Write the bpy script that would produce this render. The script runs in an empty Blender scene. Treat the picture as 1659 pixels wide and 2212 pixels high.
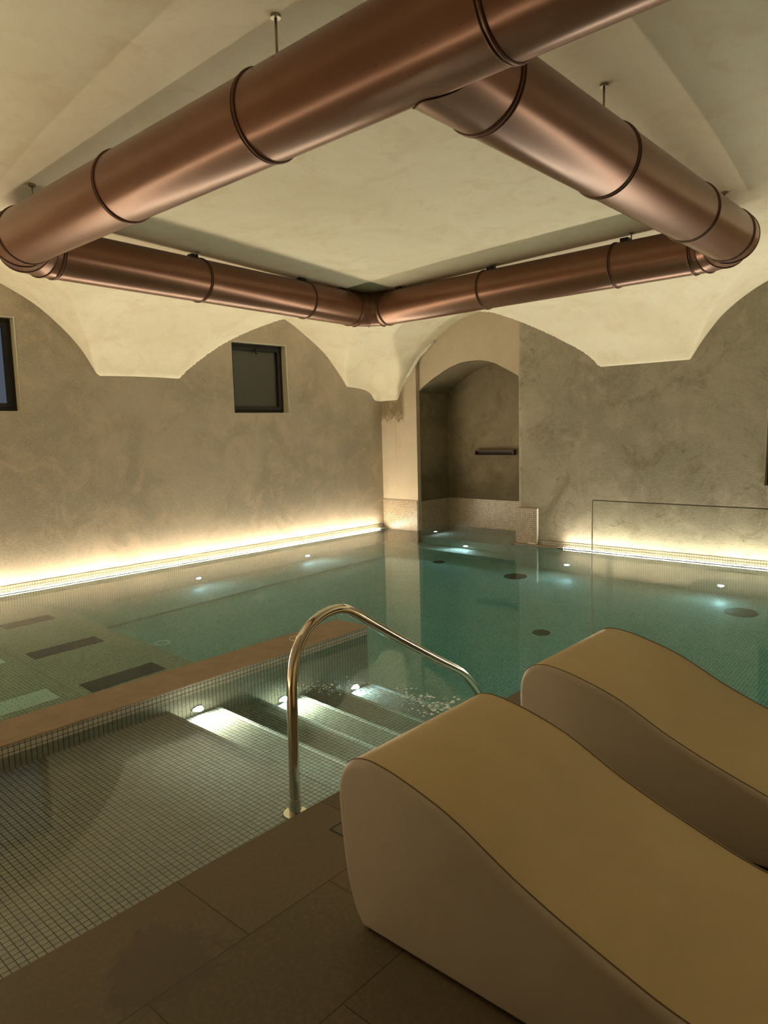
import bpy, bmesh, math, random
from mathutils import Vector, Matrix
random.seed(7)
S=bpy.context.scene; COL=S.collection
PI=math.pi
# ------------------------------------------------------------------ levels (metres)
ZW=-0.07            # water surface; the stone deck is z = 0
FLOOR=-1.40
CAMZ=1.5
XB=8.18             # plaster face of the right-hand wall
XN=8.45             # face around the bathing niche
def YA(x): return 7.66-(x-2.6)*.0255      # plaster face of the left-hand wall (slightly out of square)
# ------------------------------------------------------------------ helpers
def link(name,me,mat=None,parent=None,kind=None,label=None,cat=None,group=None,smooth=False):
    o=bpy.data.objects.new(name,me); COL.objects.link(o)
    if mat is not None:
        for m in (mat if isinstance(mat,(list,tuple)) else [mat]): me.materials.append(m)
    if parent is not None: o.parent=parent
    if kind: o['kind']=kind
    if label: o['label']=label
    if cat: o['category']=cat
    if group: o['group']=group
    if smooth:
        for p in me.polygons: p.use_smooth=True
    return o
def obj(name,bm,mat,parent=None,smooth=False,auto=None,**k):
    me=bpy.data.meshes.new(name); bm.normal_update(); bm.to_mesh(me); bm.free()
    o=link(name,me,mat,parent,smooth=smooth or auto is not None,**k)
    if auto is not None:
        me.set_sharp_from_angle(angle=math.radians(auto))
    return o
def thing(name,label,cat,loc=(0,0,0),group=None,kind=None):
    o=bpy.data.objects.new(name,None); COL.objects.link(o); o.location=loc; o.empty_display_size=.1
    o['label']=label; o['category']=cat
    if group: o['group']=group
    if kind: o['kind']=kind
    return o
def box(bm,x0,x1,y0,y1,z0,z1,bev=0,seg=2):
    vs=[bm.verts.new(v) for v in ((x0,y0,z0),(x1,y0,z0),(x1,y1,z0),(x0,y1,z0),(x0,y0,z1),(x1,y0,z1),(x1,y1,z1),(x0,y1,z1))]
    fs=[bm.faces.new([vs[i] for i in f]) for f in ((3,2,1,0),(4,5,6,7),(0,1,5,4),(1,2,6,5),(2,3,7,6),(3,0,4,7))]
    if bev:
        es=set(e for f in fs for e in f.edges)
        bmesh.ops.bevel(bm,geom=list(es),offset=bev,segments=seg,profile=.5,affect='EDGES')
    return vs
def B(*a,**k):
    bm=bmesh.new(); box(bm,*a,**k); return bm
def prism(bm,pts,f):
    """closed polygon pts (2-D) between f(p,0) and f(p,1)"""
    a=[bm.verts.new(f(p,0)) for p in pts]; b=[bm.verts.new(f(p,1)) for p in pts]
    n=len(pts)
    bm.faces.new(a[::-1]); bm.faces.new(b)
    for i in range(n): bm.faces.new([a[i],a[(i+1)%n],b[(i+1)%n],b[i]])
    bmesh.ops.recalc_face_normals(bm,faces=bm.faces)
def tube(bm,pts,r,n=24,cap=True,radii=None):
    """sweep a circle along pts, mitred rings"""
    P=[Vector(p) for p in pts]; rings=[]
    up=None
    for i,p in enumerate(P):
        d0=(P[i]-P[i-1]).normalized() if i>0 else (P[1]-P[0]).normalized()
        d1=(P[i+1]-P[i]).normalized() if i<len(P)-1 else d0
        t=(d0+d1).normalized()
        if up is None:
            up=Vector((0,0,1)) if abs(t.z)<.9 else Vector((1,0,0))
        u=up-d0*up.dot(d0); u.normalize(); v=d0.cross(u)
        rr=radii[i] if radii else r
        ring=[]
        for k in range(n):
            a=2*PI*k/n; q=u*math.cos(a)*rr+v*math.sin(a)*rr
            s=-(q.dot(t))/d0.dot(t)      # slide along d0 into mitre plane
            ring.append(bm.verts.new(p+q+d0*s))
        rings.append(ring); up=u
    for a,b in zip(rings,rings[1:]):
        for k in range(n): bm.faces.new([a[k],a[(k+1)%n],b[(k+1)%n],b[k]])
    if cap:
        bm.faces.new(rings[0][::-1]); bm.faces.new(rings[-1])
    return rings
def torus(bm,c,axis,R,r,n=64,m=10):
    c=Vector(c); a=Vector(axis).normalized()
    u=a.orthogonal().normalized(); v=a.cross(u); rings=[]
    for i in range(n):
        t=2*PI*i/n; d=u*math.cos(t)+v*math.sin(t)
        rings.append([bm.verts.new(c+d*(R+r*math.cos(2*PI*j/m))+a*(r*math.sin(2*PI*j/m))) for j in range(m)])
    for i in range(n):
        A=rings[i];Bq=rings[(i+1)%n]
        for j in range(m): bm.faces.new([A[j],Bq[j],Bq[(j+1)%m],A[(j+1)%m]])
def disc(bm,c,axis,r,h,n=48,bev=0):
    """solid short cylinder from c, along axis by h"""
    c=Vector(c); a=Vector(axis).normalized(); u=a.orthogonal().normalized(); v=a.cross(u)
    prof=[(r,0),(r,h-bev),(r-bev,h)] if bev else [(r,0),(r,h)]
    rings=[[bm.verts.new(c+(u*math.cos(2*PI*k/n)+v*math.sin(2*PI*k/n))*rr+a*hh) for k in range(n)] for rr,hh in prof]
    for A,Bq in zip(rings,rings[1:]):
        for k in range(n): bm.faces.new([A[k],A[(k+1)%n],Bq[(k+1)%n],Bq[k]])
    bm.faces.new(rings[0][::-1]); bm.faces.new(rings[-1])
def interp(tab,x):
    if x<=tab[0][0]: return tab[0][1]
    for (a,b),(c,d) in zip(tab,tab[1:]):
        if x<=c: return b+(d-b)*(x-a)/(c-a)
    return tab[-1][1]
def pchip(tab):
    """monotone cubic through the table"""
    X=[p[0] for p in tab];Y=[p[1] for p in tab];n=len(X)
    h=[X[i+1]-X[i] for i in range(n-1)];d=[(Y[i+1]-Y[i])/h[i] for i in range(n-1)]
    m=[0]*n; m[0]=d[0]; m[-1]=d[-1]
    for i in range(1,n-1):
        m[i]=0 if d[i-1]*d[i]<=0 else 2*d[i-1]*d[i]/(d[i-1]+d[i])
    def f(x):
        if x<=X[0]: return Y[0]
        if x>=X[-1]: return Y[-1]
        i=0
        while x>X[i+1]: i+=1
        t=(x-X[i])/h[i]
        return (2*t**3-3*t*t+1)*Y[i]+(t**3-2*t*t+t)*h[i]*m[i]+(-2*t**3+3*t*t)*Y[i+1]+(t**3-t*t)*h[i]*m[i+1]
    return f
# ------------------------------------------------------------------ materials
class N:
    def __init__(s,name):
        s.m=bpy.data.materials.new(name); s.m.use_nodes=True; s.t=s.m.node_tree; s.t.nodes.clear()
        s.out=s.t.nodes.new('ShaderNodeOutputMaterial')
    def n(s,typ,**k):
        o=s.t.nodes.new(typ)
        for a,b in k.items():
            if a in ('ins',): 
                for i,v in b.items():
                    if hasattr(v,'is_output') : s.t.links.new(v,o.inputs[i])
                    else: o.inputs[i].default_value=v
            else: setattr(o,a,b)
        return o
    def math(s,op,a,b=0.,c=None):
        o=s.n('ShaderNodeMath',operation=op)
        for i,v in enumerate((a,b,c)):
            if v is None: continue
            if hasattr(v,'is_output'): s.t.links.new(v,o.inputs[i])
            else: o.inputs[i].default_value=v
        return o.outputs[0]
    def mix(s,f,a,b):
        o=s.n('ShaderNodeMix',data_type='RGBA')
        for i,v in ((0,f),(6,a),(7,b)):
            if hasattr(v,'is_output'): s.t.links.new(v,o.inputs[i])
            else: o.inputs[i].default_value=v if i==0 else (*v,1) if len(v)==3 else v
        return o.outputs[2]
    def noise(s,vec,scale,detail=4,rough=.55,dist=0):
        o=s.n('ShaderNodeTexNoise',ins={'Vector':vec,'Scale':scale,'Detail':detail,'Roughness':rough,'Distortion':dist})
        return o.outputs['Fac']
    def ramp(s,f,stops):
        o=s.n('ShaderNodeMapRange',interpolation_type='SMOOTHSTEP'); s.t.links.new(f,o.inputs[0])
        o.inputs[1].default_value=stops[0]; o.inputs[2].default_value=stops[1]
        o.inputs[3].default_value=stops[2] if len(stops)>2 else 0; o.inputs[4].default_value=stops[3] if len(stops)>2 else 1
        return o.outputs[0]
    def pos(s): return s.n('ShaderNodeNewGeometry').outputs['Position']
    def bump(s,h,strength,dist):
        o=s.n('ShaderNodeBump'); o.inputs['Strength'].default_value=strength; o.inputs['Distance'].default_value=dist
        s.t.links.new(h,o.inputs['Height']); return o.outputs[0]
    def pbr(s,base,rough=.5,metal=0,normal=None,**k):
        o=s.n('ShaderNodeBsdfPrincipled')
        for i,v in (('Base Color',base),('Roughness',rough),('Metallic',metal)):
            if hasattr(v,'is_output'): s.t.links.new(v,o.inputs[i])
            else: o.inputs[i].default_value=(*v,1) if i=='Base Color' else v
        if normal is not None: s.t.links.new(normal,o.inputs['Normal'])
        for a,b in k.items():
            o.inputs[a.replace('_',' ')].default_value=b
        s.t.links.new(o.outputs[0],s.out.inputs[0]); return s.m
def simple(name,base,rough=.5,metal=0,**k): return N(name).pbr(base,rough,metal,**k)
def plaster(name,c0,c1,c2,rough=.85,fine=.35,dark=None,stain=1.):
    s=N(name); p=s.pos()
    big=s.noise(p,.9,6,.62,.6); mid=s.noise(p,3.2,8,.68,.8); sm=s.noise(p,22,6,.7)
    col=s.mix(s.ramp(big,(.38,.62)),c0,c1)
    col=s.mix(s.ramp(mid,(.46,.68,0,.75)),col,c2)
    # trowel drag marks
    mp=s.n('ShaderNodeMapping'); s.t.links.new(p,mp.inputs[0]); mp.inputs['Scale'].default_value=(1,1,2.6); mp.inputs['Rotation'].default_value=(.5,.4,.3)
    tr=s.noise(mp.outputs[0],14,7,.75,1.2)
    col=s.mix(s.ramp(tr,(.50,.72,0,fine)),col,[c*.62 for c in c2])
    if dark:
        sp=s.noise(p,5.5,9,.78,.6)
        col=s.mix(s.ramp(sp,(.56,.70,0,.8*stain)),col,dark)
        sq=s.noise(p,1.7,10,.74,.9); col=s.mix(s.ramp(sq,(.50,.66,0,.6*stain)),col,[c*1.35 for c in dark])
        gr=s.noise(p,75,5,.75); col=s.mix(s.ramp(gr,(.45,.68,0,.38)),col,[c*1.3 for c in c2])
    h=s.math('ADD',s.math('MULTIPLY',sm,.4),s.math('MULTIPLY',tr,.6))
    return s,col,h
def tile_nodes(s,pitch=.0273,joint=.0034,ca=(.385,.37,.30),cb=(.47,.455,.38),grout=(.055,.04,.02),off=(0.,0.,0.)):
    g=s.n('ShaderNodeNewGeometry'); sp=s.n('ShaderNodeSeparateXYZ'); s.t.links.new(g.outputs['Position'],sp.inputs[0])
    sn=s.n('ShaderNodeSeparateXYZ'); s.t.links.new(g.outputs['True Normal'],sn.inputs[0])
    line=None; cells=[]
    for i in range(3):
        q=s.math('DIVIDE',s.math('ADD',sp.outputs[i],100*pitch+off[i]),pitch)
        cells.append(s.math('FLOOR',q))
        fr=s.math('FRACT',q)
        e=s.math('ABSOLUTE',s.math('SUBTRACT',fr,.5))          # 0 centre .. .5 edge
        l=s.math('GREATER_THAN',e,.5-.5*joint/pitch)
        use=s.math('LESS_THAN',s.math('ABSOLUTE',sn.outputs[i]),.5)
        l=s.math('MULTIPLY',l,use)
        line=l if line is None else s.math('MAXIMUM',line,l)
    cb_=s.n('ShaderNodeCombineXYZ')
    for i,c in enumerate(cells): s.t.links.new(c,cb_.inputs[i])
    wn=s.n('ShaderNodeTexWhiteNoise'); s.t.links.new(cb_.outputs[0],wn.inputs['Vector'])
    tile=s.mix(wn.outputs['Value'],ca,cb)
    blot=s.noise(g.outputs['Position'],3,5,.6)
    tile=s.mix(s.ramp(blot,(.35,.7,0,.25)),tile,[c*.8 for c in ca])
    col=s.mix(line,tile,grout)
    return col,line,g
def mosaic(name,**k):
    s=N(name); rough=k.pop('rough',.32)
    col,line,g=tile_nodes(s,**k)
    r=s.n('ShaderNodeMix',data_type='FLOAT'); s.t.links.new(line,r.inputs[0]); r.inputs[2].default_value=rough; r.inputs[3].default_value=.9
    inv=s.math('SUBTRACT',1.,line)
    return s.pbr(col,r.outputs[0],0,s.bump(inv,.35,.001))
M={}
s,col,h=plaster('cream_vault_plaster',(.72,.665,.50),(.77,.72,.56),(.68,.59,.42),fine=.16)
M['vault']=s.pbr(col,.85,0,s.bump(h,.25,.004))
s,col,h=plaster('brown_wall_plaster',(.47,.415,.325),(.375,.335,.26),(.58,.475,.355),fine=.25,dark=(.19,.15,.09),stain=.42)
M['wall']=s.pbr(col,.8,0,s.bump(h,.5,.006))
s,col,h=plaster('grey_brown_wall_plaster',(.37,.34,.26),(.29,.265,.20),(.43,.385,.295),fine=.5,dark=(.115,.095,.05))
M['wallB']=s.pbr(col,.8,0,s.bump(h,.7,.008))
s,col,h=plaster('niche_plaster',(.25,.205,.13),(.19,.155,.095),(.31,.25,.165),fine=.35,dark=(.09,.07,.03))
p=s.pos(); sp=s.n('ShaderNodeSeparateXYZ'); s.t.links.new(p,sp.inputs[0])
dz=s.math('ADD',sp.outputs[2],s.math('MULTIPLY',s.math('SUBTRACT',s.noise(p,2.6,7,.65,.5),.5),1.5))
col=s.mix(s.ramp(dz,(.35,1.25,.75,0)),col,(.085,.065,.03))  # niche plaster gets darker towards the bottom, with an uneven edge
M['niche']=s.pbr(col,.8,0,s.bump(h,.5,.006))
# pillar plaster with the damp stain below the vault foot
s,col,h=plaster('pillar_plaster',(.54,.46,.34),(.49,.41,.30),(.59,.50,.38),fine=.15)
p=s.pos(); sp=s.n('ShaderNodeSeparateXYZ'); s.t.links.new(p,sp.inputs[0])
mp=s.n('ShaderNodeMapping'); s.t.links.new(p,mp.inputs[0]); mp.inputs['Scale'].default_value=(1,1,.7)
edge=s.math('ADD',sp.outputs[2],s.math('MULTIPLY',s.math('SUBTRACT',s.noise(mp.outputs[0],16,6,.7),.5),.5))
st=s.ramp(edge,(1.60,1.72)); st=s.math('MULTIPLY',st,s.ramp(sp.outputs[1],(7.0,7.1)))
st=s.math('MULTIPLY',st,s.ramp(s.noise(p,9,5,.7),(.3,.55,.45,.95)))
run=s.math('MULTIPLY',s.math('LESS_THAN',s.math('ABSOLUTE',s.math('SUBTRACT',sp.outputs[1],7.22)),.006),s.ramp(sp.outputs[2],(.75,1.3,0,.4)))
st=s.math('MAXIMUM',st,run)
col=s.mix(st,col,(.20,.15,.075))
M['pillar']=s.pbr(col,.8,0,s.bump(h,.3,.004))
M['tile']=mosaic('pale_mosaic',off=(0,.0140,0))
M['tile_pool']=mosaic('pool_floor_mosaic',joint=.0027,grout=(.12,.13,.09),ca=(.58,.63,.56),cb=(.68,.72,.65),off=(0,.0140,0))
M['tile_nose']=mosaic('light_nosing_mosaic',ca=(.80,.82,.76),cb=(.86,.88,.82),off=(0,.0140,0))
M['tile_band']=mosaic('beige_band_mosaic',ca=(.40,.32,.22),cb=(.54,.44,.32),grout=(.085,.06,.035))
# stone deck with slab joints
s=N('brown_stone_deck'); p=s.pos(); sp=s.n('ShaderNodeSeparateXYZ'); s.t.links.new(p,sp.inputs[0])
rowq=s.math('DIVIDE',s.math('SUBTRACT',2.033+.398*100,sp.outputs[1]),.398)   # rows measured from the pool edge
row=s.math('FLOOR',rowq); fr=s.math('FRACT',rowq)
odd=s.math('MODULO',row,2.)
xq=s.math('DIVIDE',s.math('ADD',s.math('ADD',sp.outputs[0],66.8-1.166),s.math('MULTIPLY',odd,.334)),.668)
fx=s.math('FRACT',xq)
jy=s.math('LESS_THAN',s.math('MINIMUM',fr,s.math('SUBTRACT',1.,fr)),.0045)
jx=s.math('LESS_THAN',s.math('MINIMUM',fx,s.math('SUBTRACT',1.,fx)),.0028)
jj=s.math('MAXIMUM',jy,jx); sn=s.n('ShaderNodeSeparateXYZ'); s.t.links.new(s.n('ShaderNodeNewGeometry').outputs['Normal'],sn.inputs[0])
jj=s.math('MULTIPLY',jj,s.math('GREATER_THAN',sn.outputs[2],.5))
cc=s.n('ShaderNodeCombineXYZ'); s.t.links.new(row,cc.inputs[0]); s.t.links.new(s.math('FLOOR',xq),cc.inputs[1])
wn=s.n('ShaderNodeTexWhiteNoise'); s.t.links.new(cc.outputs[0],wn.inputs['Vector'])
a=s.mix(wn.outputs['Value'],(.135,.110,.066),(.16,.131,.08))
a=s.mix(s.ramp(s.noise(p,2.4,7,.65,.5),(.4,.7,0,.7)),a,(.17,.12,.07))
a=s.mix(s.ramp(s.noise(p,60,4,.7),(.45,.7,0,.35)),a,(.27,.2,.13))
# damp foot patch left of the lounger
dv=s.n('ShaderNodeVectorMath',operation='DISTANCE'); s.t.links.new(p,dv.inputs[0]); dv.inputs[1].default_value=(.93,1.74,0)
dd=s.math('ADD',dv.outputs['Value'],s.math('MULTIPLY',s.math('SUBTRACT',s.noise(p,9,6,.7,1.),.5),.35))
wet=s.ramp(dd,(.13,.19,.75,0)); a=s.mix(wet,a,(.085,.058,.03))
a=s.mix(jj,a,(.05,.032,.015))
M['stone']=s.pbr(a,s.math('SUBTRACT',.62,s.math('MULTIPLY',wet,.3)),0,s.bump(s.noise(p,90,5,.7),.25,.002))
s=N('reddish_coping_stone'); p=s.pos()
a=s.mix(s.ramp(s.noise(p,7,7,.7,.6),(.35,.65)),(.27,.19,.12),(.33,.24,.155))
mp=s.n('ShaderNodeMapping'); s.t.links.new(p,mp.inputs[0]); mp.inputs['Scale'].default_value=(2,30,4)
a=s.mix(s.ramp(s.noise(mp.outputs[0],3,4,.6),(.5,.7,0,.5)),a,(.22,.135,.07))
M['coping']=s.pbr(a,.5,0,s.bump(s.noise(p,60,4,.6),.2,.002))
# copper-coloured lacquered duct
s=N('copper_painted_steel'); p=s.pos()
r=.27
b=s.mix(s.ramp(s.noise(p,1.5,5,.6),(.35,.65)),(.19,.085,.045),(.22,.102,.056))
M['copper']=s.pbr(b,.28,.4,None)
M['copper_dark']=simple('copper_joint_metal',(.12,.055,.03),.4,.45)
M['chrome']=simple('polished_steel',(.72,.66,.56),.09,1.)
M['steel']=simple('dull_steel',(.30,.27,.20),.35,.9)
M['black']=simple('black_window_frame',(.008,.007,.006),.55,0)
M['dark']=simple('dark_grille',(.03,.028,.022),.5,0)
M['white_plate']=simple('white_perforated_plate',(.92,.93,.86),.4,0)
M['dusk_glass']=simple('frosted_pane',(.09,.09,.075),.25,0)
M['foam']=simple('foam_bubbles',(.95,.96,.94),.3,0)
M['bead']=simple('white_corner_bead',(.75,.72,.62),.7,0)
# faux leather of the loungers
def leather(name,c0,c1):
    s=N(name); p=s.pos()
    a=s.mix(s.ramp(s.noise(p,3,5,.6),(.35,.65)),c0,c1)
    v=s.n('ShaderNodeTexVoronoi'); s.t.links.new(p,v.inputs['Vector']); v.inputs['Scale'].default_value=420
    return s.pbr(a,.48,0,s.bump(v.outputs['Distance'],.12,.0006))
M['leather']=leather('beige_faux_leather',(.60,.45,.22),(.64,.49,.25))
M['leather_side']=leather('taupe_faux_leather',(.52,.44,.335),(.56,.48,.37))
M['seam']=simple('seam_thread',(.20,.13,.06),.7)
# emitters
def emit(name,c,st):
    s=N(name); e=s.n('ShaderNodeEmission'); e.inputs[0].default_value=(*c,1); e.inputs[1].default_value=st
    s.t.links.new(e.outputs[0],s.out.inputs[0]); return s.m
WL=(4,4,2.5,1,0)
M['fill_bulb']=emit('fill_lamp_bulb',(1.,.78,.5),12)
M['ledA']=emit('warm_light_strip',(1.,.84,.61),350)
M['ledC']=emit('warm_light_strip_left',(1.,.84,.62),230)
M['ledA2']=emit('warm_light_strip_back',(1.,.80,.50),32)
M['ledB2']=emit('warm_white_light_strip_back',(1.,.86,.62),24)
M['ledB']=emit('warm_white_light_strip',(1.,.88,.69),380)
M['lamp']=emit('white_pool_lamp',(.80,.90,1.),60)
M['dusk']=emit('dusk_light_behind_frosted_pane',(.22,.26,.33),.16)
# glass
s=N('clear_glass'); g=s.n('ShaderNodeBsdfTransparent'); g.inputs[0].default_value=(.965,.985,.965,1)
gl=s.n('ShaderNodeBsdfGlossy'); gl.inputs['Roughness'].default_value=0
fr=s.n('ShaderNodeFresnel'); fr.inputs[0].default_value=1.45
mx=s.n('ShaderNodeMixShader'); s.t.links.new(fr.outputs[0],mx.inputs[0]); s.t.links.new(g.outputs[0],mx.inputs[1]); s.t.links.new(gl.outputs[0],mx.inputs[2])
s.t.links.new(mx.outputs[0],s.out.inputs[0]); M['glass']=s.m
# water: refracting surface, absorbing body
s=N('pool_water'); g=s.n('ShaderNodeBsdfGlass'); g.inputs['Roughness'].default_value=0; g.inputs['IOR'].default_value=1.333; g.inputs[0].default_value=(1,1,1,1)
p=s.pos(); mp=s.n('ShaderNodeMapping'); s.t.links.new(p,mp.inputs[0]); mp.inputs['Scale'].default_value=(1,1,1)
nb=s.math('ADD',s.noise(p,26,3,.5),s.math('MULTIPLY',s.noise(p,5,2,.5),1.5))
s.t.links.new(s.bump(nb,.05,.004),g.inputs['Normal'])
s.t.links.new(g.outputs[0],s.out.inputs[0])
va=s.n('ShaderNodeVolumeAbsorption'); va.inputs[0].default_value=(.28,.84,.82,1); va.inputs[1].default_value=.42
s.t.links.new(va.outputs[0],s.out.inputs['Volume']); M['water']=s.m
# ------------------------------------------------------------------ vault
arc=pchip([(-.15,3.075),(0,3.105),(.15,3.075),(.4,2.975),(.62,2.85),(.85,2.71),(1.02,2.585),(1.19,2.41),(1.31,2.28),(1.43,2.13)])
arc1=pchip([(-.25,3.16),(0,3.19),(.25,3.16),(.5,3.05),(.8,2.89),(1.06,2.68),(1.26,2.46),(1.43,2.18)])
arcN=pchip([(3.79,2.18),(3.91,2.34),(4.11,2.5),(4.47,2.75),(4.81,2.94),(5.1,3.05),(5.45,3.12),(5.97,3.05),(6.36,2.86),(6.76,2.55),(6.85,2.42),(6.97,2.25),(7.06,2.13),(7.15,1.98)])
arcB=pchip([(-.5,3.05),(0,3.11),(.5,3.05),(.88,2.91),(1.08,2.8),(1.3,2.63),(1.49,2.4),(1.62,2.20)])
def lunA(x):
    if abs(x-2.39)<=1.43: return arc1(abs(x-2.39))
    for c in (6.23,-1.45):
        if abs(x-c)<=1.43: return arc(abs(x-c))
    return -9
def lunB(y):
    if 3.79<=y<=7.15: return arcN(y)
    for c in (1.1,-2.7):
        if abs(y-c)<=1.62: return arcB(abs(y-c))
    return -9
fmain=pchip([(0,2.17),(.08,2.29),(.17,2.395),(.43,2.63),(.62,2.765),(.86,2.875),(1.03,2.93),(1.5,2.998),(2.3,3.08),(3.1,3.145),(4,3.20),(5,3.245),(6.5,3.285)])
def sst(a,b,x):
    t=min(1,max(0,(x-a)/(b-a))); return t*t*(3-2*t)
def smin(a,b):
    return a+b-math.sqrt(a*a+b*b)
X0,Y0=-1.5,-2.3
drop=pchip([(0,.235),(.13,.225),(.24,.115),(.44,.055),(.72,.03),(1.1,0)])
def vault(x,y):
    ya=YA(x)
    dA=max(0,ya-y); w=sst(4.9,5.9,y); dB=max(0,(8.38*w+8.18*(1-w))-x)
    dC=max(0,x-X0)+.9; dD=max(0,y-Y0)+.9
    t=smin(dA,dB)
    z=fmain(t)
    z-=drop(max(0,8.38-x))*(1-sst(.45,1.0,ya-y))
    z=max(z,lunA(x)-.055*dA-.4*max(0,dA-.9) if dA<4 else -9,lunB(y)-.055*dB-.4*max(0,dB-.9) if dB<4 else -9)
    return z
def axis(a,b,fine0,fine1,cstep=.09,fstep=.03):
    out=[];x=a
    while x<b-1e-6:
        out.append(x); x+= fstep if fine0<=x<fine1 else cstep
    out.append(b); return out
gx=axis(X0,8.62,6.3,8.62); gy=axis(Y0,7.85,5.6,7.85)
# finer where creases run next to the walls
gx=sorted(set([round(v,4) for v in gx]+[round(1.0+i*.03,4) for i in range(250)])); gy=sorted(set([round(v,4) for v in gy]+[round(1.4+i*.03,4) for i in range(210)]))
def dedupe(L):
    o=[L[0]]
    for v in L[1:]:
        if v-o[-1]>.012: o.append(v)
    return o
gx=dedupe(gx); gy=dedupe(gy)
bm=bmesh.new()
V=[[bm.verts.new((x,y,vault(x,y))) for y in gy] for x in gx]
for i in range(len(gx)-1):
    for j in range(len(gy)-1):
        bm.faces.new([V[i][j],V[i][j+1],V[i+1][j+1],V[i+1][j]])
obj('ceiling',bm,M['vault'],smooth=True,kind='structure',label='cream plaster groined vault with pointed pendants over the pool')
# ------------------------------------------------------------------ walls
WZ=3.5
def wall_rects(bm,holes,s0,s1,z0,z1,put):
    """rectangles of a wall around rectangular holes, put(s0,s1,z0,z1)"""
    xs=sorted(set([s0,s1]+[v for h in holes for v in h[:2]])); 
    for a,b in zip(xs,xs[1:]):
        cut=[(h[2],h[3]) for h in holes if h[0]<=a+1e-6 and h[1]>=b-1e-6]
        z=z0
        for c,d in sorted(cut):
            if c>z: put(a,b,z,c)
            z=d
        if z<z1: put(a,b,z,z1)
WIN=[(2.05,3.0,1.78,2.73),(5.61,6.52,1.76,2.68)]
bm=bmesh.new()
def putA(a,b,z0,z1):
    T=.32
    vs=[(a,YA(a)),(b,YA(b)),(b,YA(b)+T),(a,YA(a)+T)]
    prism(bm,vs,lambda p,k:(p[0],p[1],z1 if k else z0))
wall_rects(bm,WIN,X0,8.9,-.075,WZ,putA)
obj('wall_left',bm,M['wall'],kind='structure',label='brown mottled plaster wall with two small windows')
# right wall, south of the niche, rounded vertical corner towards the niche
HB=(1.0,1.945,.81,1.62)
bm=bmesh.new()
def putB(a,b,z0,z1): box(bm,XB,XB+.32,a,b,z0,z1)
wall_rects(bm,[HB],Y0,4.86,-.075,WZ,putB)
pts=[(XB,4.86)]+[(XB+.07-.07*math.cos(a),4.86+.07*math.sin(a)) for a in [PI/2*i/8 for i in range(1,9)]]+[(9.6,4.93),(9.6,4.86)]
prism(bm,pts,lambda p,k:(p[0],p[1],WZ if k else -.075))
obj('wall_right',bm,M['wallB'],auto=40,kind='structure',label='grey brown rough plaster wall right of the bathing niche')
# spandrel wall above the niche opening
opn=pchip([(4.90,2.05),(5.08,2.18),(5.28,2.29),(5.49,2.39),(5.72,2.435),(5.92,2.435),(6.18,2.385),(6.49,2.25),(6.74,2.11),(6.80,2.06)])
ys=[4.93+(6.80-4.93)*i/40 for i in range(41)]
bm=bmesh.new()
pts=[(y,opn(y)) for y in ys]+[(6.80,WZ),(4.93,WZ)]
prism(bm,pts,lambda p,k:(XN+(.06 if k else 0),p[0],p[1]))
obj('wall_niche_front',bm,M['pillar'],kind='structure',label='smooth beige plaster spandrel above the arched niche')
# barrel of the niche + back and side walls
bm=bmesh.new()
A=[[bm.verts.new((x,y,opn(y))) for y in ys] for x in (XN+.001,9.2)]
for j in range(40): bm.faces.new([A[0][j],A[1][j],A[1][j+1],A[0][j+1]])
C=[[bm.verts.new((x,y,opn(y)+.12)) for y in ys] for x in (XN+.05,9.25)]
for j in range(40): bm.faces.new([C[0][j],C[0][j+1],C[1][j+1],C[1][j]])
obj('ceiling_niche',bm,M['niche'],smooth=True,kind='structure',label='low barrel vault inside the bathing niche')
obj('wall_niche_back',B(9.2,9.4,4.6,7.1,-1.5,2.75),M['niche'],kind='structure',label='dark plaster back wall of the niche')
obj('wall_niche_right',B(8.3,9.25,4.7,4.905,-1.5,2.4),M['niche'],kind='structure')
# pillar between niche and left wall
bm=bmesh.new(); box(bm,8.38,8.46,6.80,7.75,-.075,WZ); obj('wall_corner_pillar',bm,M['pillar'],kind='structure',label='pale plaster corner pillar with a brown damp stain')
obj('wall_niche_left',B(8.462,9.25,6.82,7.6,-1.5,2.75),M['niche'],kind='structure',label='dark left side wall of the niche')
# walls behind and beside the camera (the room closes there)
obj('wall_near',B(X0-.3,9.0,Y0-.3,Y0,-1.5,WZ),M['wall'],kind='structure')
obj('wall_far_left',B(X0-.3,X0,Y0,8.0,-1.5,WZ),M['wall'],kind='structure')
obj('wall_pool_end',B(-.12,.16,1.05,7.75,-.075,WZ),M['wall'],kind='structure',label='plaster wall closing the pool on the photographer side')
obj('wall_pool_end_foot',B(-.12,.246,2.02,7.75,FLOOR,ZW+.008),M['tile'],kind='structure')
# rough plaster edge where the vault foot meets the niche arch
bm=bmesh.new()
rp=[(8.355,7.02,2.20),(8.36,6.98,2.27),(8.365,6.92,2.33),(8.37,6.86,2.42),(8.375,6.80,2.485),(8.40,6.72,2.575),(8.42,6.64,2.645),(8.43,6.55,2.72),(8.44,6.48,2.775)]
rad=[.012,.022,.03,.026,.032,.026,.028,.018,.01]
rp=[(a+random.uniform(-.008,.008),b+random.uniform(-.012,.012),c+random.uniform(-.012,.012)) for a,b,c in rp]
tube(bm,rp,.02,10,radii=rad)
obj('trim_1',bm,M['bead'],smooth=True,kind='structure',label='rough pale plaster edge along the niche arch')
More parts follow.
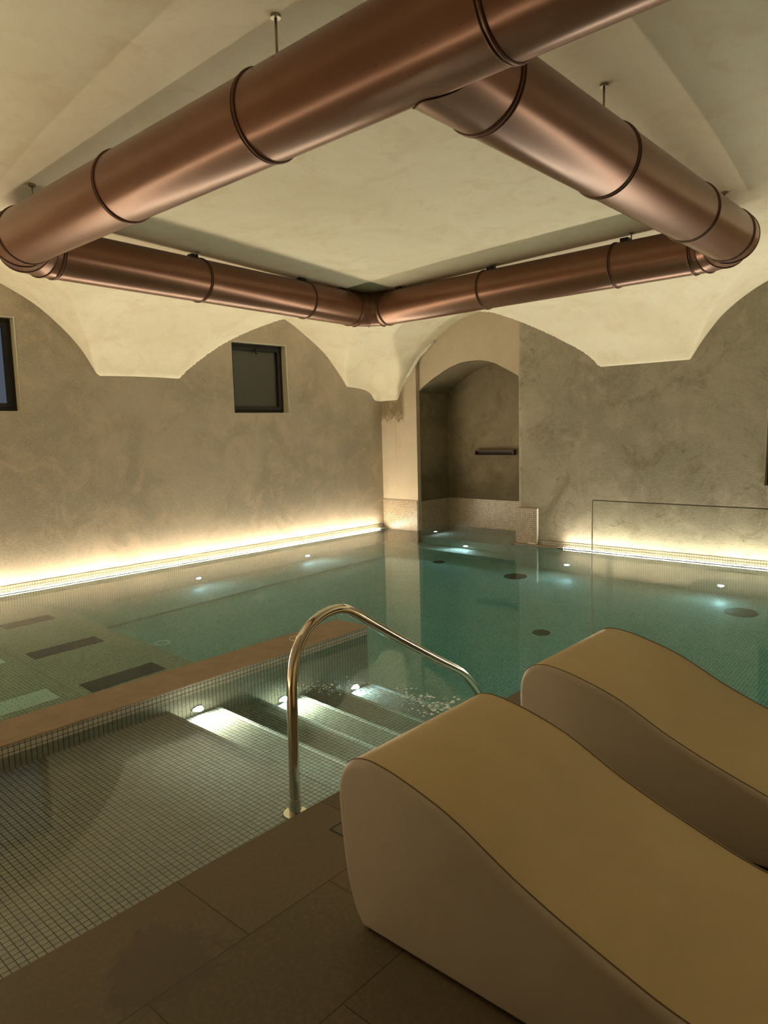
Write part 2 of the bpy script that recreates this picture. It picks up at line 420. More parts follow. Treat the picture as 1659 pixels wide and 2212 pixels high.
# ------------------------------------------------------------------ pool shell (all mosaic)
obj('floor_pool',B(X0,9.3,Y0,7.9,FLOOR-.15,FLOOR),M['tile_pool'],kind='structure',label='mosaic pool bottom under green water')
def YP(x): return YA(x)-.085       # pool face under the left wall
bm=bmesh.new()
prism(bm,[(X0,YP(X0)),(8.38,YP(8.38)),(8.38,YA(8.38)+.3),(X0,YA(X0)+.3)],lambda p,k:(p[0],p[1],ZW+.008 if k else FLOOR))
obj('wall_pool_left',bm,M['tile_pool'],kind='structure',label='submerged mosaic wall below the left light strip')
obj('wall_pool_right',B(8.1,8.5,Y0,4.93,FLOOR,ZW+.008),M['tile_pool'],kind='structure',label='submerged mosaic wall below the right light strip')
obj('pool_bench',B(3.12,8.1,6.76,7.7,FLOOR,-1.34),M['tile_pool'],kind='structure',label='low submerged bench along the left wall',cat='bench')
bm=bmesh.new(); box(bm,8.1,8.46,4.935,7.7,FLOOR,-1.17); box(bm,8.46,9.2,4.9,6.82,FLOOR,-.62)
obj('niche_steps',bm,M['tile_pool'],kind='structure',label='submerged step and seat of the arched niche',cat='step')
# raised air bench left of the barrier
bm=bmesh.new(); box(bm,X0,2.17,3.98,7.75,FLOOR,-.9); box(bm,2.174,3.08,3.98,7.75,FLOOR,-.9)
obj('whirlpool_bench',bm,mosaic('bench_mosaic',ca=(.60,.53,.40),cb=(.68,.61,.48),joint=.0028,off=(0,.0140,0)),kind='structure',label='wide submerged mosaic bench behind the low barrier wall',cat='bench')
# entry platform and steps
EX=[(2.13,-.25),(2.465,-.43),(2.805,-.60),(3.15,-.79),(3.50,-.96),(3.86,-1.14)]
bm=bmesh.new(); xa=X0
for x,z in EX:
    box(bm,xa,x,2.0,3.66,FLOOR,z); xa=x
obj('pool_steps',bm,M['tile'],kind='structure',label='shallow mosaic entry platform and steps leading down into the pool',cat='steps')
bm=bmesh.new()
for x,z in EX[1:]: box(bm,x-.0285,x+.0008,2.034,3.6545,z-.028,z+.0008)
obj('trim_2',bm,M['tile_nose'],kind='structure',label='light mosaic nosing rows on the pool steps')
# barrier wall with red-brown coping
obj('barrier_wall',B(X0,3.85,3.66,3.985,FLOOR,-.018),M['tile'],kind='structure',label='low mosaic dividing wall just breaking the water',cat='wall')
bm=bmesh.new(); box(bm,X0,3.853,3.657,3.99,-.018,-.006,bev=.004)
obj('trim_3',bm,M['coping'],kind='structure',label='reddish brown stone coping of the dividing wall')
bm=bmesh.new(); torus(bm,(3.31,3.842,-.006),(0,0,1),.066,.003,48,8); 
d=obj('skimmer_ring',bm,M['chrome'],smooth=True,label='small round metal ring set in the brown coping behind the handrail',cat='ring')
# deck
obj('floor_deck_base',B(X0,3.505,Y0,2.018,FLOOR,-.03),M['tile'],kind='structure')
bm=bmesh.new(); box(bm,X0,3.52,Y0,2.033,-.03,0,bev=.003); obj('floor',bm,M['stone'],kind='structure',label='brown stone slab deck beside the pool')
# mosaic bands on pillar, niche and wall foot
obj('trim_4',B(8.368,8.38,6.812,YA(8.38),-1.2,.395),M['tile_band'],kind='structure',label='beige mosaic band at the foot of the corner pillar')
bm=bmesh.new(); box(bm,9.19,9.2,4.9,6.82,-.62,.375); obj('trim_5',bm,M['tile_band'],kind='structure',label='mosaic band at the back of the niche')
obj('trim_6',B(8.462,9.19,6.81,6.82,-1.2,.375),M['tile_band'],kind='structure',label='mosaic band on the left side of the niche')
bm=bmesh.new()
prism(bm,[(X0,YA(X0)-.006),(8.37,YA(8.37)-.006),(8.37,YA(8.37)+.002),(X0,YA(X0)+.002)],lambda p,k:(p[0],p[1],.004 if k else ZW))
obj('trim_7',bm,M['tile'],kind='structure',label='single mosaic row at the foot of the left wall')
obj('trim_8',B(XB-.006,XB+.002,Y0,4.60,ZW,.004),M['tile'],kind='structure',label='single mosaic row at the foot of the right wall')
bm=bmesh.new(); box(bm,8.09,8.5,4.30,4.99,-.066,-.052,bev=.003); box(bm,8.10,XB,Y0,4.30,ZW,-.0622)
obj('trim_9',bm,M['coping'],kind='structure',label='brown stone edging under the small mosaic post')
po=thing('mosaic_post','short square mosaic-clad post at the right foot of the arched niche','post',(8.2,4.775,-.05))
bm=bmesh.new(); box(bm,-.055,-.022,-.155,.155,.0,.47); obj('post_body',bm,M['tile_band'],po)
bm=bmesh.new(); box(bm,-.057,-.022,-.163,-.156,.0,.47); obj('corner_bead',bm,M['bead'],po,label='white unpainted corner bead')
bm=bmesh.new(); prism(bm,[(-.09,-.16),(-.04,-.09),(-.07,-.03)],lambda p,k:(p[0],p[1],.012 if k else .001)); obj('tile_chip',bm,M['bead'],po,label='loose pale tile chip')
# ------------------------------------------------------------------ LED strips
def led_A(xa,xb,name,lab,mat):
    t=thing(name,lab,'light strip',((xa+xb)/2,YA((xa+xb)/2)-.045,ZW+.01))
    bm=bmesh.new(); bq=bmesh.new(); n=max(1,int((xb-xa)/.5)); base=t.location
    for i in range(n):
        a=xa+(xb-xa)*i/n; b=xa+(xb-xa)*(i+1)/n
        q=[(a,YA(a)-.0660,-.0590),(b,YA(b)-.0660,-.0590),(b,YA(b)-.060,-.0545),(a,YA(a)-.060,-.0545)]
        bm.faces.new([bm.verts.new(Vector(v)-base) for v in q])
        q=[(a,YA(a)-.060,-.0545),(b,YA(b)-.060,-.0545),(b,YA(b)-.058,-.060),(a,YA(a)-.058,-.060)]
        bq.faces.new([bq.verts.new(Vector(v)-base) for v in q])
    obj('diffuser',bm,mat,t); obj('rear_diffuser',bq,M['ledA2'],t)
    bm=bmesh.new(); prism(bm,[(xa,YA(xa)-.069),(xb,YA(xb)-.069),(xb,YA(xb)-.057),(xa,YA(xa)-.057)],lambda p,k:(p[0]-base.x,p[1]-base.y,(-.0595 if k else -.0615)-base.z))
    obj('channel',bm,M['steel'],t)
led_A(.24,8.22,'light_strip','warm glowing light strip along the foot of the left wall',M['ledA'])
t=thing('light_strip','warm white glowing light strip along the foot of the right wall','light strip',(8.135,1.0,ZW+.01))
bm=bmesh.new(); bq=bmesh.new(); n=12; ya,yb=Y0+.05,4.22
for i in range(n):
    a=ya+(yb-ya)*i/n; b=ya+(yb-ya)*(i+1)/n
    bm.faces.new([bm.verts.new(Vector(v)-t.location) for v in ((8.115,b,-.0590),(8.115,a,-.0590),(8.121,a,-.0545),(8.121,b,-.0545))])
    bq.faces.new([bq.verts.new(Vector(v)-t.location) for v in ((8.121,b,-.0545),(8.121,a,-.0545),(8.123,a,-.060),(8.123,b,-.060))])
obj('diffuser',bm,M['ledB'],t); obj('rear_diffuser',bq,M['ledB2'],t)
bm=bmesh.new(); box(bm,8.112-8.135,8.124-8.135,ya-1,yb-1,-.0617-t.location.z,-.0597-t.location.z); obj('channel',bm,M['steel'],t)
# unseen fill lamps added behind and beside the photographer for deck and loungers
for i,(x,y,z,nx,ny) in enumerate(((.3,Y0,1.9,0,1),(4.2,Y0,1.9,0,1),(7.0,Y0,1.9,0,1),(X0,-.6,1.9,1,0))):
    t=thing('fill_lamp','unseen warm cylindrical fill lamp added behind the photographer','fill lamp',(x+nx*.07,y+ny*.07,z),'added fill lamps')
    bm=bmesh.new(); disc(bm,(0,0,-.11),(0,0,1),.05,.22,32,bev=.004); obj('shade',bm,M['steel'],t,auto=30)
    bm=bmesh.new(); disc(bm,(0,0,.112),(0,0,1),.04,.003,24); obj('fill_bulb',bm,M['fill_bulb'],t)
    obj('bracket',B(-.069,0,-.012,.012,-.02,.02) if nx else B(-.012,.012,-.069,0,-.02,.02),M['steel'],t)
    L=bpy.data.lights.new('fill_lamp_light','SPOT'); L.energy=WL[i]; L.color=(1.,.80,.55); L.spot_size=math.radians(150); L.spot_blend=1.; L.shadow_soft_size=.05
    o=bpy.data.objects.new('fill_lamp_light',L); COL.objects.link(o); o.parent=t; o.location=(0,0,.13); o.rotation_euler=(PI,0,0)
t=thing('light_strip','warm glowing light strip at the pool edge left of the photographer','light strip',(.23,4.8,ZW+.01))
bm=bmesh.new(); bq=bmesh.new(); n=11; ya,yb=2.1,7.5
for i in range(n):
    a=ya+(yb-ya)*i/n; b=ya+(yb-ya)*(i+1)/n
    bm.faces.new([bm.verts.new(Vector(v)-t.location) for v in ((.243,a,-.0588),(.243,b,-.0588),(.235,b,-.0585),(.235,a,-.0585))])
obj('diffuser',bm,M['ledC'],t)
bm=bmesh.new(); box(bm,.232-.23,.244-.23,ya-4.8,yb-4.8,-.0617-t.location.z,-.0597-t.location.z); box(bm,.244-.23,.2455-.23,ya-4.8,yb-4.8,-.0617-t.location.z,-.050-t.location.z); obj('channel',bm,M['steel'],t)  # raised lip added to keep the strip's low light off the glass screen
# ------------------------------------------------------------------ underwater lamps
def pool_lamp(c,nrm,label,power,r=.032,group='underwater lamps',spot=150,tilt=None,lampmat=None,lc=(.86,.93,1.)):
    t=thing('pool_lamp',label,'lamp',c,group); n=Vector(nrm).normalized()
    bm=bmesh.new(); torus(bm,n*.003,n,r+.008,.006,40,8); obj('ring',bm,M['steel'],t,smooth=True)
    bm=bmesh.new(); disc(bm,(0,0,0),n,r,.004); obj('lens',bm,lampmat or M['lamp'],t)
    L=bpy.data.lights.new('pool_lamp_light','SPOT'); L.energy=power; L.color=lc; L.spot_size=math.radians(spot); L.spot_blend=.8; L.shadow_soft_size=.025
    o=bpy.data.objects.new('pool_lamp_light',L); COL.objects.link(o)
    d=Vector(tilt) if tilt else n
    o.parent=t; o.location=n*.02; o.rotation_euler=d.to_track_quat('-Z','Y').to_euler()
pool_lamp((2.316,3.66,-.345),(0,-1,0),'bright round pool lamp on the dividing wall above the topmost step',20,spot=165,lc=(1,.92,.72))
pool_lamp((2.99,3.66,-.735),(0,-1,0),'bright round pool lamp on the dividing wall partly behind the handrail post',20,spot=165,lc=(1,.92,.72))
pool_lamp((3.689,3.66,-1.08),(0,-1,0),'small round pool lamp low on the dividing wall among the foam bubbles',1.6,spot=160)
pool_lamp((4.88,YP(4.88),-1.056),(0,-1,0),'small white pool lamp under the left wall, the one farther from the niche',1.0)
pool_lamp((6.66,YP(6.66),-1.077),(0,-1,0),'small white pool lamp under the left wall, the one nearer the niche',2.0)
pool_lamp((8.1,4.16,-1.0),(-1,0,0),'small white pool lamp under the right wall, between the mosaic post and the glass screen',2)
pool_lamp((8.1,2.317,-1.06),(-1,0,0),'white pool lamp under the right wall, seen through the glass screen',3)
pool_lamp((8.46,5.97,-1.0),(-1,0,0),'bluish round pool lamp on the seat front below the niche',4,tilt=(-1,0,-.3))
pool_lamp((8.795,6.81,-.454),(0,-1,0),'tiny pool lamp on the left side of the niche',.3,r=.022)
# ------------------------------------------------------------------ drains and inlets on the bottom
def drain(x,y,z,r,label,mat,rings=3,lid=None):
    t=thing('floor_drain',label,'drain',(x,y,z))
    bm=bmesh.new(); disc(bm,(0,0,0),(0,0,1),r,.008,bev=.003); obj('cover',bm,mat,t)
    for k in range(rings):
        bm=bmesh.new(); torus(bm,(0,0,.009),(0,0,1),r*(.25+.25*k),.0025,40,6); obj('grille_ring',bm,lid or M['steel'],t)
drain(7.67,5.875,FLOOR,.085,'small dark round drain on the pool floor in front of the niche',M['dark'])
drain(7.56,4.59,FLOOR,.145,'large dark round drain on the pool floor before the mosaic post',M['dark'])
drain(5.88,3.285,FLOOR,.086,'dark round drain on the pool floor right of the handrail end',M['dark'])
drain(7.52,1.956,FLOOR,.155,'large grey round drain on the pool floor seen through the glass screen',simple('grey_drain_metal',(.16,.17,.15),.3,.6))
drain(3.43,5.955,FLOOR,.078,'pale round inlet with a patterned centre on the pool floor by the bench',M['white_plate'],2,M['dark'])
# air-bench grilles and perforated plates
for (x0,x1,y0,y1,lab) in ((2.255,2.86,4.93,5.15,'dark rectangular slot grille in the submerged bench, nearest the dividing wall'),(2.265,2.87,5.95,6.16,'dark rectangular slot grille in the middle of the submerged bench'),(2.43,2.90,7.0,7.2,'dark rectangular slot grille in the submerged bench, nearest the left wall')):
    t=thing('slot_grille',lab,'grille',((x0+x1)/2,(y0+y1)/2,-.9),'slot grilles in the bench')
    w,l=(x1-x0)/2,(y1-y0)/2
    bm=bmesh.new(); box(bm,-w,w,-l,l,0,.004); obj('panel',bm,M['dark'],t)
for (x0,x1,y0,y1,lab) in ((1.62,2.06,5.025,5.26,'white perforated air plate in the bench near the dividing wall'),(1.62,2.08,6.07,6.25,'white perforated air plate cut by the left picture edge')):
    t=thing('air_plate',lab,'plate',((x0+x1)/2,(y0+y1)/2,-.9),'perforated air plates')
    w,l=(x1-x0)/2,(y1-y0)/2
    bm=bmesh.new(); box(bm,-w,w,-l,l,0,.006); obj('plate',bm,M['white_plate'],t)
    for i in range(11):
        for j in range(4):
            if random.random()<.8:
                bm=bmesh.new(); disc(bm,(-w+.04+i*.036+random.uniform(-.004,.004),-l+.035+j*.05+(i%2)*.02,.006),(0,0,1),.0045,.001,8); obj('air_hole',bm,M['dark'],t)
# ------------------------------------------------------------------ water body
bm=bmesh.new(); box(bm,X0-.2,9.35,Y0-.2,8.0,FLOOR-.1,ZW)
w=obj('pool_water',bm,M['water'],kind='structure',label='still clear green pool water reaching from wall to wall',cat='water')
# foam
def sph(bm,c,r,sq=.5,n=8,m=4):
    rings=[]
    for j in range(m):
        a=PI/2*j/m
        rings.append([bm.verts.new((c[0]+r*math.cos(a)*math.cos(2*PI*k/n),c[1]+r*math.cos(a)*math.sin(2*PI*k/n),c[2]+r*sq*math.sin(a))) for k in range(n)])
    top=bm.verts.new((c[0],c[1],c[2]+r*sq))
    for A,Bq in zip(rings,rings[1:]):
        for k in range(n): bm.faces.new([A[k],A[(k+1)%n],Bq[(k+1)%n],Bq[k]])
    for k in range(n): bm.faces.new([rings[-1][k],rings[-1][(k+1)%n],top])
    bm.faces.new(rings[0][::-1])
bm=bmesh.new()
path=[(2.70,3.30),(2.86,3.12),(2.95,2.95),(3.0,2.75),(3.03,2.55),(3.06,2.35),(3.08,2.2)]
for i in range(520):
    u=random.random()**.8*(len(path)-1); k=min(int(u),len(path)-2); f=u-k
    x=path[k][0]*(1-f)+path[k+1][0]*f+random.gauss(0,.075); y=path[k][1]*(1-f)+path[k+1][1]*f+random.gauss(0,.07)
    if y>3.62 or y<2.06: continue
    g=u/(len(path)-1)
    r=random.choice([.002,.003,.0038])+ (random.random()**3)*.011*g
    sph(bm,(x,y,ZW+.0003),r)
obj('foam_bubbles',bm,M['foam'],smooth=True,kind='stuff',label='scattered tiny white foam bubbles floating over the pool steps',cat='foam')
# ------------------------------------------------------------------ waterfall spout in the niche
t=thing('water_spout','dark flat waterfall spout on the back wall of the niche','spout',(9.19,5.905,1.07))
bm=bmesh.new(); L2=.345
for bx in ((-.07,0,-L2,L2,.055,.08),(-.07,0,-L2,L2,0,.006),(-.07,0,-L2,-L2+.012,.006,.055),(-.07,0,L2-.012,L2,.006,.055)): box(bm,*bx)
obj('spout_frame',bm,simple('dark_bronze_metal',(.075,.05,.035),.4,.5),t)
obj('spout_opening',B(-.02,0,-L2+.012,L2-.012,.006,.055),M['black'],t)
# ------------------------------------------------------------------ windows
def window_A(idx,x0,x1,z0,z1,lit,label):
    w=bpy.data.objects.new('window_%d'%idx,None); COL.objects.link(w); xm=(x0+x1)/2; w.location=(xm,YA(xm)+.12,z0); w['kind']='structure'; w['label']=label
    rot=math.atan(-.0255); w.rotation_euler=(0,0,rot)
    hw=(x1-x0)/2; H=z1-z0; d=.0
    def frame(name,a,b,y0,y1,th,inset,par):
        bm=bmesh.new(); aa=a+inset; 
        for bx in ((-hw+inset,hw-inset,y0,y1,inset,inset+th),(-hw+inset,hw-inset,y0,y1,H-inset-th,H-inset),(-hw+inset,-hw+inset+th,y0,y1,inset+th,H-inset-th),(hw-inset-th,hw-inset,y0,y1,inset+th,H-inset-th)): box(bm,*bx,bev=.003)
        return obj(name,bm,M['black'],par)
    frame('window_frame',0,0,0,.08,.055,0,w)
    frame('window_sash',0,0,-.015,.06,.045,.045,w)
    bm=bmesh.new(); box(bm,-hw+.085,hw-.085,.03,.038,.085,H-.085); obj('pane',bm,M['dusk'] if lit else M['dusk_glass'],w)
    bm=bmesh.new()
    for bx in ((-hw,hw,-.118,0,0,.004),(-hw,hw,-.118,0,H-.004,H),(-hw,-hw+.004,-.118,0,.004,H-.004),(hw-.004,hw,-.118,0,.004,H-.004)): box(bm,*bx)
    obj('reveal',bm,M['vault'],w)
    bm=bmesh.new(); box(bm,-.012,.012,-.035,-.015,H-.12,H-.06,bev=.003); box(bm,-.009,.009,-.05,-.03,H-.14,H-.115,bev=.003); obj('latch',bm,M['black'],w)
window_A(1,*WIN[0],True,'small black framed window with a bluish frosted pane, cut by the left edge')
window_A(2,*WIN[1],False,'small black framed window with a grey frosted pane')
w=bpy.data.objects.new('window_3',None); COL.objects.link(w); w.location=(XB+.10,(HB[0]+HB[1])/2,HB[2]); w['kind']='structure'; w['label']='dark brown window reveal at the right edge'
hw=(HB[1]-HB[0])/2; H=HB[3]-HB[2]; brown=simple('dark_brown_frame',(.07,.042,.022),.5)
bm=bmesh.new()
for bx in ((0,.07,-hw,hw,0,.06),(0,.07,-hw,hw,H-.06,H),(0,.07,-hw,-hw+.06,.06,H-.06),(0,.07,hw-.06,hw,.06,H-.06)): box(bm,*bx,bev=.003)
obj('window_frame',bm,brown,w); obj('pane',B(.03,.04,-hw+.06,hw-.06,.06,H-.06),M['dusk_glass'],w)
# ------------------------------------------------------------------ copper ventilation duct ring
R=.1768; ZD=2.80
cT=Vector((2.0085,1.599,ZD)); cL=Vector((2.0085,5.1402,ZD)); cF=Vector((5.8968,5.4444,ZD)); cR=Vector((5.7928,1.599,ZD))
duct=thing('ventilation_duct','large round copper coloured ventilation duct hung in a square ring under the vault','duct',(3.9,3.5,ZD))
O=Vector((3.9,3.5,ZD))
def pipe(a,b,parent=duct,r=R,cap=True,name='pipe'):
    bm=bmesh.new(); tube(bm,[a-O,b-O],r,72,cap); return obj(name,bm,M['copper'],parent,auto=35)
def band(c,d,par,r=R,double=True):
    d=Vector(d).normalized(); bm=bmesh.new()
    torus(bm,c-O,d,r+.002,.0065,96,10)
    if double: torus(bm,c-O+d*.017,d,r+.001,.0045,96,8)
    return obj('joint_band',bm,M['copper_dark'],par,smooth=True)
def elbow(c,d0,d1,rad=.30):
    """gored bend at corner c, coming in along d0, leaving along d1"""
    d0=Vector(d0).normalized(); d1=Vector(d1).normalized(); ang=d0.angle(d1)
    k=rad; center=c-d0*k+ (d1-d0*(d0.dot(d1))).normalized()*k/math.tan(ang/2)*1.0
    a=c-d0*k; b=c+d1*k; Rr=k/math.tan(ang/2)
    u=(a-center).normalized(); v=d0
    angs=[0]+[ang*f for f in (1/6,1/2,5/6)]+[ang]
    pts=[a]
    for i,(t0,t1) in enumerate([(angs[0],angs[2]*1/3*0+angs[1]*2),(angs[1],angs[2]),(angs[2],angs[3])]): pass
    # mitre points: tangent polygon with seams at 1/6, 1/2, 5/6
    def on(t,rr): return center+(u*math.cos(t)+v*math.sin(t))*rr
    rr=Rr/math.cos(ang/6)
    # straight gores tangent to the bend: vertices of the polyline are the seam centres
    seam=[ang/6,ang/2,ang*5/6]
    pts=[a]+[on(t,rr) for t in seam]+[b]
    bm=bmesh.new(); tube(bm,[p-O for p in pts],R,72,False); e=obj('elbow',bm,M['copper'],duct,auto=12)
    for i,t in enumerate(seam):
        tang=(u*-math.sin(t)+v*math.cos(t))
        bm=bmesh.new(); torus(bm,on(t,rr)-O,tang,R*1.012+.002,.0045,96,8); obj('gore_seam',bm,M['copper_dark'],e,smooth=True)
    return a,b
dNL=Vector((0,1,0)); dFL=(cF-cL).normalized(); dFR=(cR-cF).normalized(); dNR=(cT-cR).normalized()
a1,b1=elbow(cL,dNL,dFL); a2,b2=elbow(cF,dFL,dFR); a3,b3=elbow(cR,dFR,dNR)
def run(a,b,marks,d,endbands=True):
    """pipes between the joints; marks are distances from a"""
    cuts=[0]+marks+[(b-a).length]; d=(b-a).normalized()
    for i,(s0,s1) in enumerate(zip(cuts,cuts[1:])):
        p=pipe(a+d*s0,a+d*s1)
        if s0>0: band(a+d*s0,d,p)
        if i==0 and endbands: band(a+d*.006,d,p)
        if i==len(cuts)-2 and endbands: band(b-d*.02,d,p)
sN=Vector((2.0085,Y0+.005,ZD))
run(sN,a1,[1.23-Y0,2.38-Y0,3.55-Y0],dNL)
run(b1,a2,[3.592-b1.x,4.88-b1.x],dFL)
run(b2,a3,[b2.y-3.86,b2.y-2.55],dFR)
st=cT+Vector((.40,0,0))
run(b3,st,[b3.x-4.72,b3.x-3.50],dNR)
# branch saddle: short flared stub meeting the main run
bm=bmesh.new(); n=96; ring0=[];ring1=[]
for k in range(n):
    a=2*PI*k/n; y=math.cos(a)*(R+.0015); z=math.sin(a)*(R+.0015)
    yy,zz=y*.999,z*.999
    x=math.sqrt(max(0,(R+.004)**2-min(zz*zz,(R+.004)**2)))
    ring0.append(bm.verts.new(Vector((cT.x+x,cT.y+yy,ZD+zz))-O)); ring1.append(bm.verts.new(st+Vector((0,y,z))-O))
for k in range(n): bm.faces.new([ring0[k],ring0[(k+1)%n],ring1[(k+1)%n],ring1[k]])
sd=obj('branch_saddle',bm,M['copper'],duct,auto=35); band(st,(1,0,0),sd)
bm=bmesh.new(); pts=[v.co.copy() for v in []]
seam=[]
for k in range(n+1):
    a=2*PI*k/n; z=math.sin(a)*(R+.0015); y=math.cos(a)*(R+.0015); x=math.sqrt(max(0,(R+.004)**2-z*z)); seam.append(Vector((cT.x+x,cT.y+y,ZD+z))-O)
tube(bm,seam,.0025,6,False); obj('saddle_seam',bm,M['copper_dark'],sd,smooth=True)
# rivets along the near main run
bm=bmesh.new()
for i in range(24):
    y=-.9+i*.17+random.uniform(-.03,.03)
    for a in (2.45,3.75): 
        if random.random()<.75: 
            c=Vector((2.0085+R*math.cos(a),y,ZD+R*math.sin(a)))-O; disc(bm,c,(math.cos(a),0,math.sin(a)),.0028,.0012,8)
obj('rivets',bm,M['copper_dark'],duct,kind='stuff')
# hangers
def hanger(x,y,big=True,off=(0,0)):
    zc=vault(x+off[0],y+off[1])
    bm=bmesh.new(); p=Vector((x+off[0],y+off[1],0))-Vector((O.x,O.y,0))
    tube(bm,[(p.x,p.y,2.965-ZD),(p.x,p.y,zc+.02-ZD)],.0055,10)
    h=obj('hanger_rod',bm,M['steel'],duct,smooth=True)
    bm=bmesh.new(); disc(bm,(p.x,p.y,zc-.012-ZD),(0,0,1),.021,.03,24); obj('ceiling_rosette',bm,M['steel'],h,smooth=False)
for x,y in ((2.0085,2.315),(2.0085,4.686),(2.0085,.2),(3.474,1.599),(5.393,1.599)): hanger(x,y)
for x,y,d in ((3.54,5.26,dFL),(4.85,5.362,dFL),(5.852,3.80,dFR),(5.817,2.48,dFR),(5.44,5.409,dFL),(5.86,4.95,dFR)):
    hanger(x,y,off=(d.x*.05,d.y*.05)); 
    bm=bmesh.new(); c=Vector((x,y,ZD+R))-O; box(bm,c.x-.035,c.x+.035,c.y-.035,c.y+.035,c.z-.012,c.z+.028,bev=.006); obj('hanger_clamp',bm,M['black'],duct)
# ------------------------------------------------------------------ handrail
def smooth_path(P,k=6):
    P=[Vector(p) for p in P]; out=[]
    for i in range(len(P)-1):
        p0=P[max(i-1,0)];p1=P[i];p2=P[i+1];p3=P[min(i+2,len(P)-1)]
        for j in range(k):
            t=j/k; out.append(.5*((2*p1)+(p2-p0)*t+(2*p0-5*p1+4*p2-p3)*t*t+(3*p1-p0-3*p2+p3)*t**3))
    out.append(P[-1]); return out
hr=thing('handrail','polished steel tube handrail curving down over the pool steps','handrail',(1.878,2.255,-.25))
ho=Vector((1.878,2.255,-.25)); yr=2.25
pts=[(1.880,yr,-.248),(1.882,yr,-.03),(1.886,yr,.18),(1.889,yr,.36),(1.897,yr,.47),(1.926,yr,.565),(1.985,yr,.64),(2.065,yr,.684),(2.150,yr,.697),(2.222,yr,.686),(2.292,yr,.652),(2.39,yr,.588),(2.557,yr,.481),(2.74,yr,.368),(2.92,yr,.258),(3.04,yr,.187),(3.14,yr,.122),(3.222,yr,.045),(3.30,yr,-.05),(3.352,yr,-.16),(3.37,yr,-.3),(3.37,yr,-.955)]
bm=bmesh.new(); tube(bm,[p-ho for p in smooth_path(pts)],.0235,32); obj('rail_tube',bm,M['chrome'],hr,auto=50)
for c in (pts[0],(3.37,yr,-.96)):
    c=Vector(c); bm=bmesh.new(); disc(bm,(c.x-ho.x,c.y-ho.y,c.z-ho.z+.0 if c.z<-.5 else .001),(0,0,1),.058,.018,48,bev=.006); obj('base_flange',bm,M['chrome'],hr,auto=30)
bm=bmesh.new(); disc(bm,(0.002,yr-ho.y,.02),(0,0,1),.0275,.13,40,bev=.003); obj('collar',bm,M['chrome'],hr,auto=30)
# ------------------------------------------------------------------ glass screen
gs=thing('glass_screen','frameless clear glass screen standing at the pool edge behind the far lounger','glass screen',(3.478,0,0))
bm=bmesh.new(); box(bm,-.005,.005,-2.2,1.641,.0,1.1); obj('pane',bm,M['glass'],gs)
bm=bmesh.new(); box(bm,-.0052,.0052,-2.2,1.641,1.1,1.104); obj('top_edge',bm,simple('dark_glass_edge',(.05,.06,.04),.3),gs)
bm=bmesh.new(); box(bm,-.0052,.0052,1.641,1.6435,.0,1.1); obj('side_edge',bm,simple('pale_glass_edge',(.78,.82,.68),.3),gs)
# small steel clamp at the foot of the pane
bm=bmesh.new(); disc(bm,(-.02,1.46,.36),(1,0,0),.0,.0,8) if False else box(bm,-.02,.02,.9,.96,.0,.05,bev=.004); obj('floor_clamp',bm,M['steel'],gs)
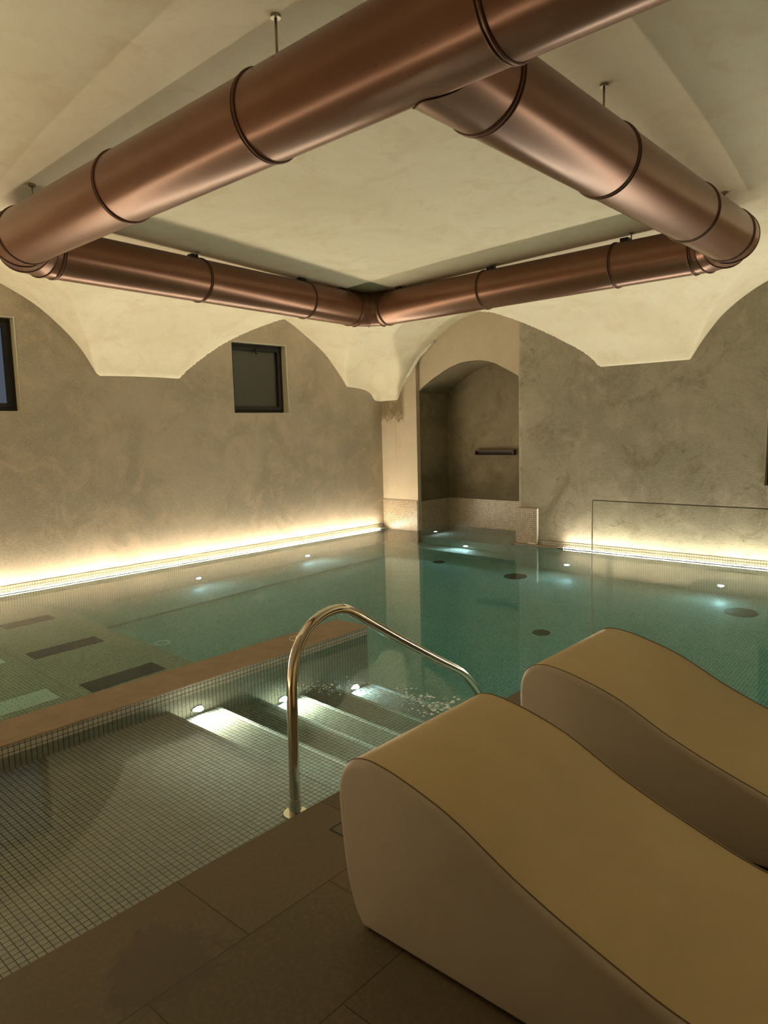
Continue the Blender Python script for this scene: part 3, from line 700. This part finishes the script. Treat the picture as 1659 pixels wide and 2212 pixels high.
# ------------------------------------------------------------------ loungers
prof_top=[(1.395,.0),(1.425,.05),(1.448,.12),(1.462,.20),(1.471,.28),(1.477,.36),(1.474,.43),(1.458,.475),(1.433,.503),(1.40,.519),(1.352,.525),(1.28,.517),(1.212,.502),(1.131,.480),(1.069,.459),(1.01,.433),(.953,.404),(.871,.364),(.769,.322),(.674,.288),(.585,.258),(.50,.232),(.40,.212),(.28,.196),(.15,.190),(0,.195),(-.14,.215),(-.24,.232),(-.30,.228),(-.335,.20),(-.345,.15),(-.34,.08),(-.32,.02),(-.30,0)]
def lounger(x0,yoff,w,label,rz=0):
    t=thing('lounger',label,'lounger',(x0,yoff+.6,0),'wave shaped loungers')
    P=[Vector((0,y-.6,z+.012)) for y,z in prof_top]
    ps=smooth_path(P,4)
    cen=Vector((0,-.1,.12))
    # body: inset side profiles with a rounded rim
    rim=.022; bm=bmesh.new(); rings=[]
    def inset(pts,d):
        out=[]
        for i,p in enumerate(pts):
            a=pts[i-1] if i>0 else pts[0]; b=pts[i+1] if i<len(pts)-1 else pts[-1]
            tg=(b-a).normalized(); nn=Vector((0,tg.z,-tg.y))  # outward for this winding?
            if nn.dot(p-cen)<0: nn=-nn
            q=p-nn*d
            q.z=max(q.z,.012); out.append(q)
        return out
    K=6
    for side in (0,1):
        seq=[(rim*(1-math.sin(PI/2*j/K)),rim*(1-math.cos(PI/2*j/K))) for j in range(K+1)]
        # j=0: at flat side plane inset rim ; j=K: full profile at x=rim
        L=[]
        for dx,di in [(0,rim)]+[(rim-rim*math.cos(PI/2*j/K),rim-rim*math.sin(PI/2*j/K)) for j in range(1,K+1)]:
            L.append([Vector((dx if side==0 else w-dx,q.y,q.z)) for q in inset(ps,di)])
        if side: L=L[::-1]
        rings+=L
    VV=[[bm.verts.new(v) for v in r] for r in rings]
    m=len(VV[0])
    for a,b in zip(VV,VV[1:]):
        for k in range(m-1): bm.faces.new([a[k],a[k+1],b[k+1],b[k]])
        bm.faces.new([a[m-1],a[0],b[0],b[m-1]])
    bm.faces.new(VV[0][::-1]); bm.faces.new(VV[-1])
    bmesh.ops.recalc_face_normals(bm,faces=bm.faces)
    for f in bm.faces:
        c=f.calc_center_median()
        f.material_index=1 if (c.x<rim*.93 or c.x>w-rim*.93) else 0
    bmesh.ops.triangulate(bm,faces=[f for f in bm.faces if len(f.verts)>4])
    o=obj('upholstery',bm,[M['leather'],M['leather_side']],t,auto=40)
    for sx in (rim,w-rim):
        bm=bmesh.new(); q=[Vector((sx,p.y,p.z)) for p in ps if p.z>.05]
        cc=[p+(( p-cen).normalized())*.0 for p in q]
        tube(bm,[v+Vector((0,0,.0005)) for v in cc],.0022,6); obj('seam',bm,M['seam'],t,smooth=True)
    bm=bmesh.new(); box(bm,.05,w-.05,-.80,.72,0,.014); obj('plinth',bm,M['black'],t)
    t.rotation_euler=(0,0,rz)
    return t
lounger(1.40,0,.70,'beige wave shaped padded lounger in front, nearest the camera')
lounger(2.455,0,.70,'beige wave shaped padded lounger behind the front one, beside the glass screen')
# small square floor hatch by the front lounger
t=thing('floor_hatch','small black framed square hatch in the deck half hidden by the front lounger','hatch',(1.765,1.80,0))
bm=bmesh.new(); q=.055
for bx in ((-q,q,-q,-q+.007,0,.0015),(-q,q,q-.007,q,0,.0015),(-q,-q+.007,-q+.007,q-.007,0,.0015),(q-.007,q,-q+.007,q-.007,0,.0015)): box(bm,*bx)
obj('frame',bm,M['black'],t); obj('cover',B(-q+.007,q-.007,-q+.007,q-.007,0,.0008),M['stone'],t)
# ------------------------------------------------------------------ world, camera, look
W=bpy.data.worlds.new('world'); S.world=W; W.use_nodes=True; W.node_tree.nodes['Background'].inputs[0].default_value=(0,0,0,1); W.node_tree.nodes['Background'].inputs[1].default_value=0
f=1521.77;pit=0.11655572;ro=0.0260589;yw=0.73073934
fw=Vector((math.cos(yw)*math.cos(pit),math.sin(yw)*math.cos(pit),-math.sin(pit)))
rt=Vector((math.sin(yw),-math.cos(yw),0)); dn=fw.cross(rt)
r2=math.cos(ro)*rt+math.sin(ro)*dn; d2=-math.sin(ro)*rt+math.cos(ro)*dn
cam=bpy.data.cameras.new('camera'); co=bpy.data.objects.new('camera',cam); COL.objects.link(co); S.camera=co
up=-d2; bk=-fw
co.matrix_world=Matrix(((r2.x,up.x,bk.x,0),(r2.y,up.y,bk.y,0),(r2.z,up.z,bk.z,CAMZ),(0,0,0,1)))
cam.sensor_fit='HORIZONTAL'; cam.sensor_width=36; cam.lens=f/1659*36; cam.clip_start=.02
S.view_settings.view_transform='Standard'; S.view_settings.look='None'; S.view_settings.gamma=1; S.view_settings.exposure=1.1
S.view_settings.use_curve_mapping=False
c=S.cycles
c.max_bounces=9; c.diffuse_bounces=4; c.glossy_bounces=4; c.transmission_bounces=6; c.transparent_max_bounces=8
c.sample_clamp_indirect=9; c.sample_clamp_direct=0; c.use_denoising=True; c.caustics_reflective=True; c.caustics_refractive=True
try: c.denoiser='OPENIMAGEDENOISE'; c.denoising_input_passes='RGB_ALBEDO_NORMAL'; c.denoising_prefilter='ACCURATE'
except Exception: pass
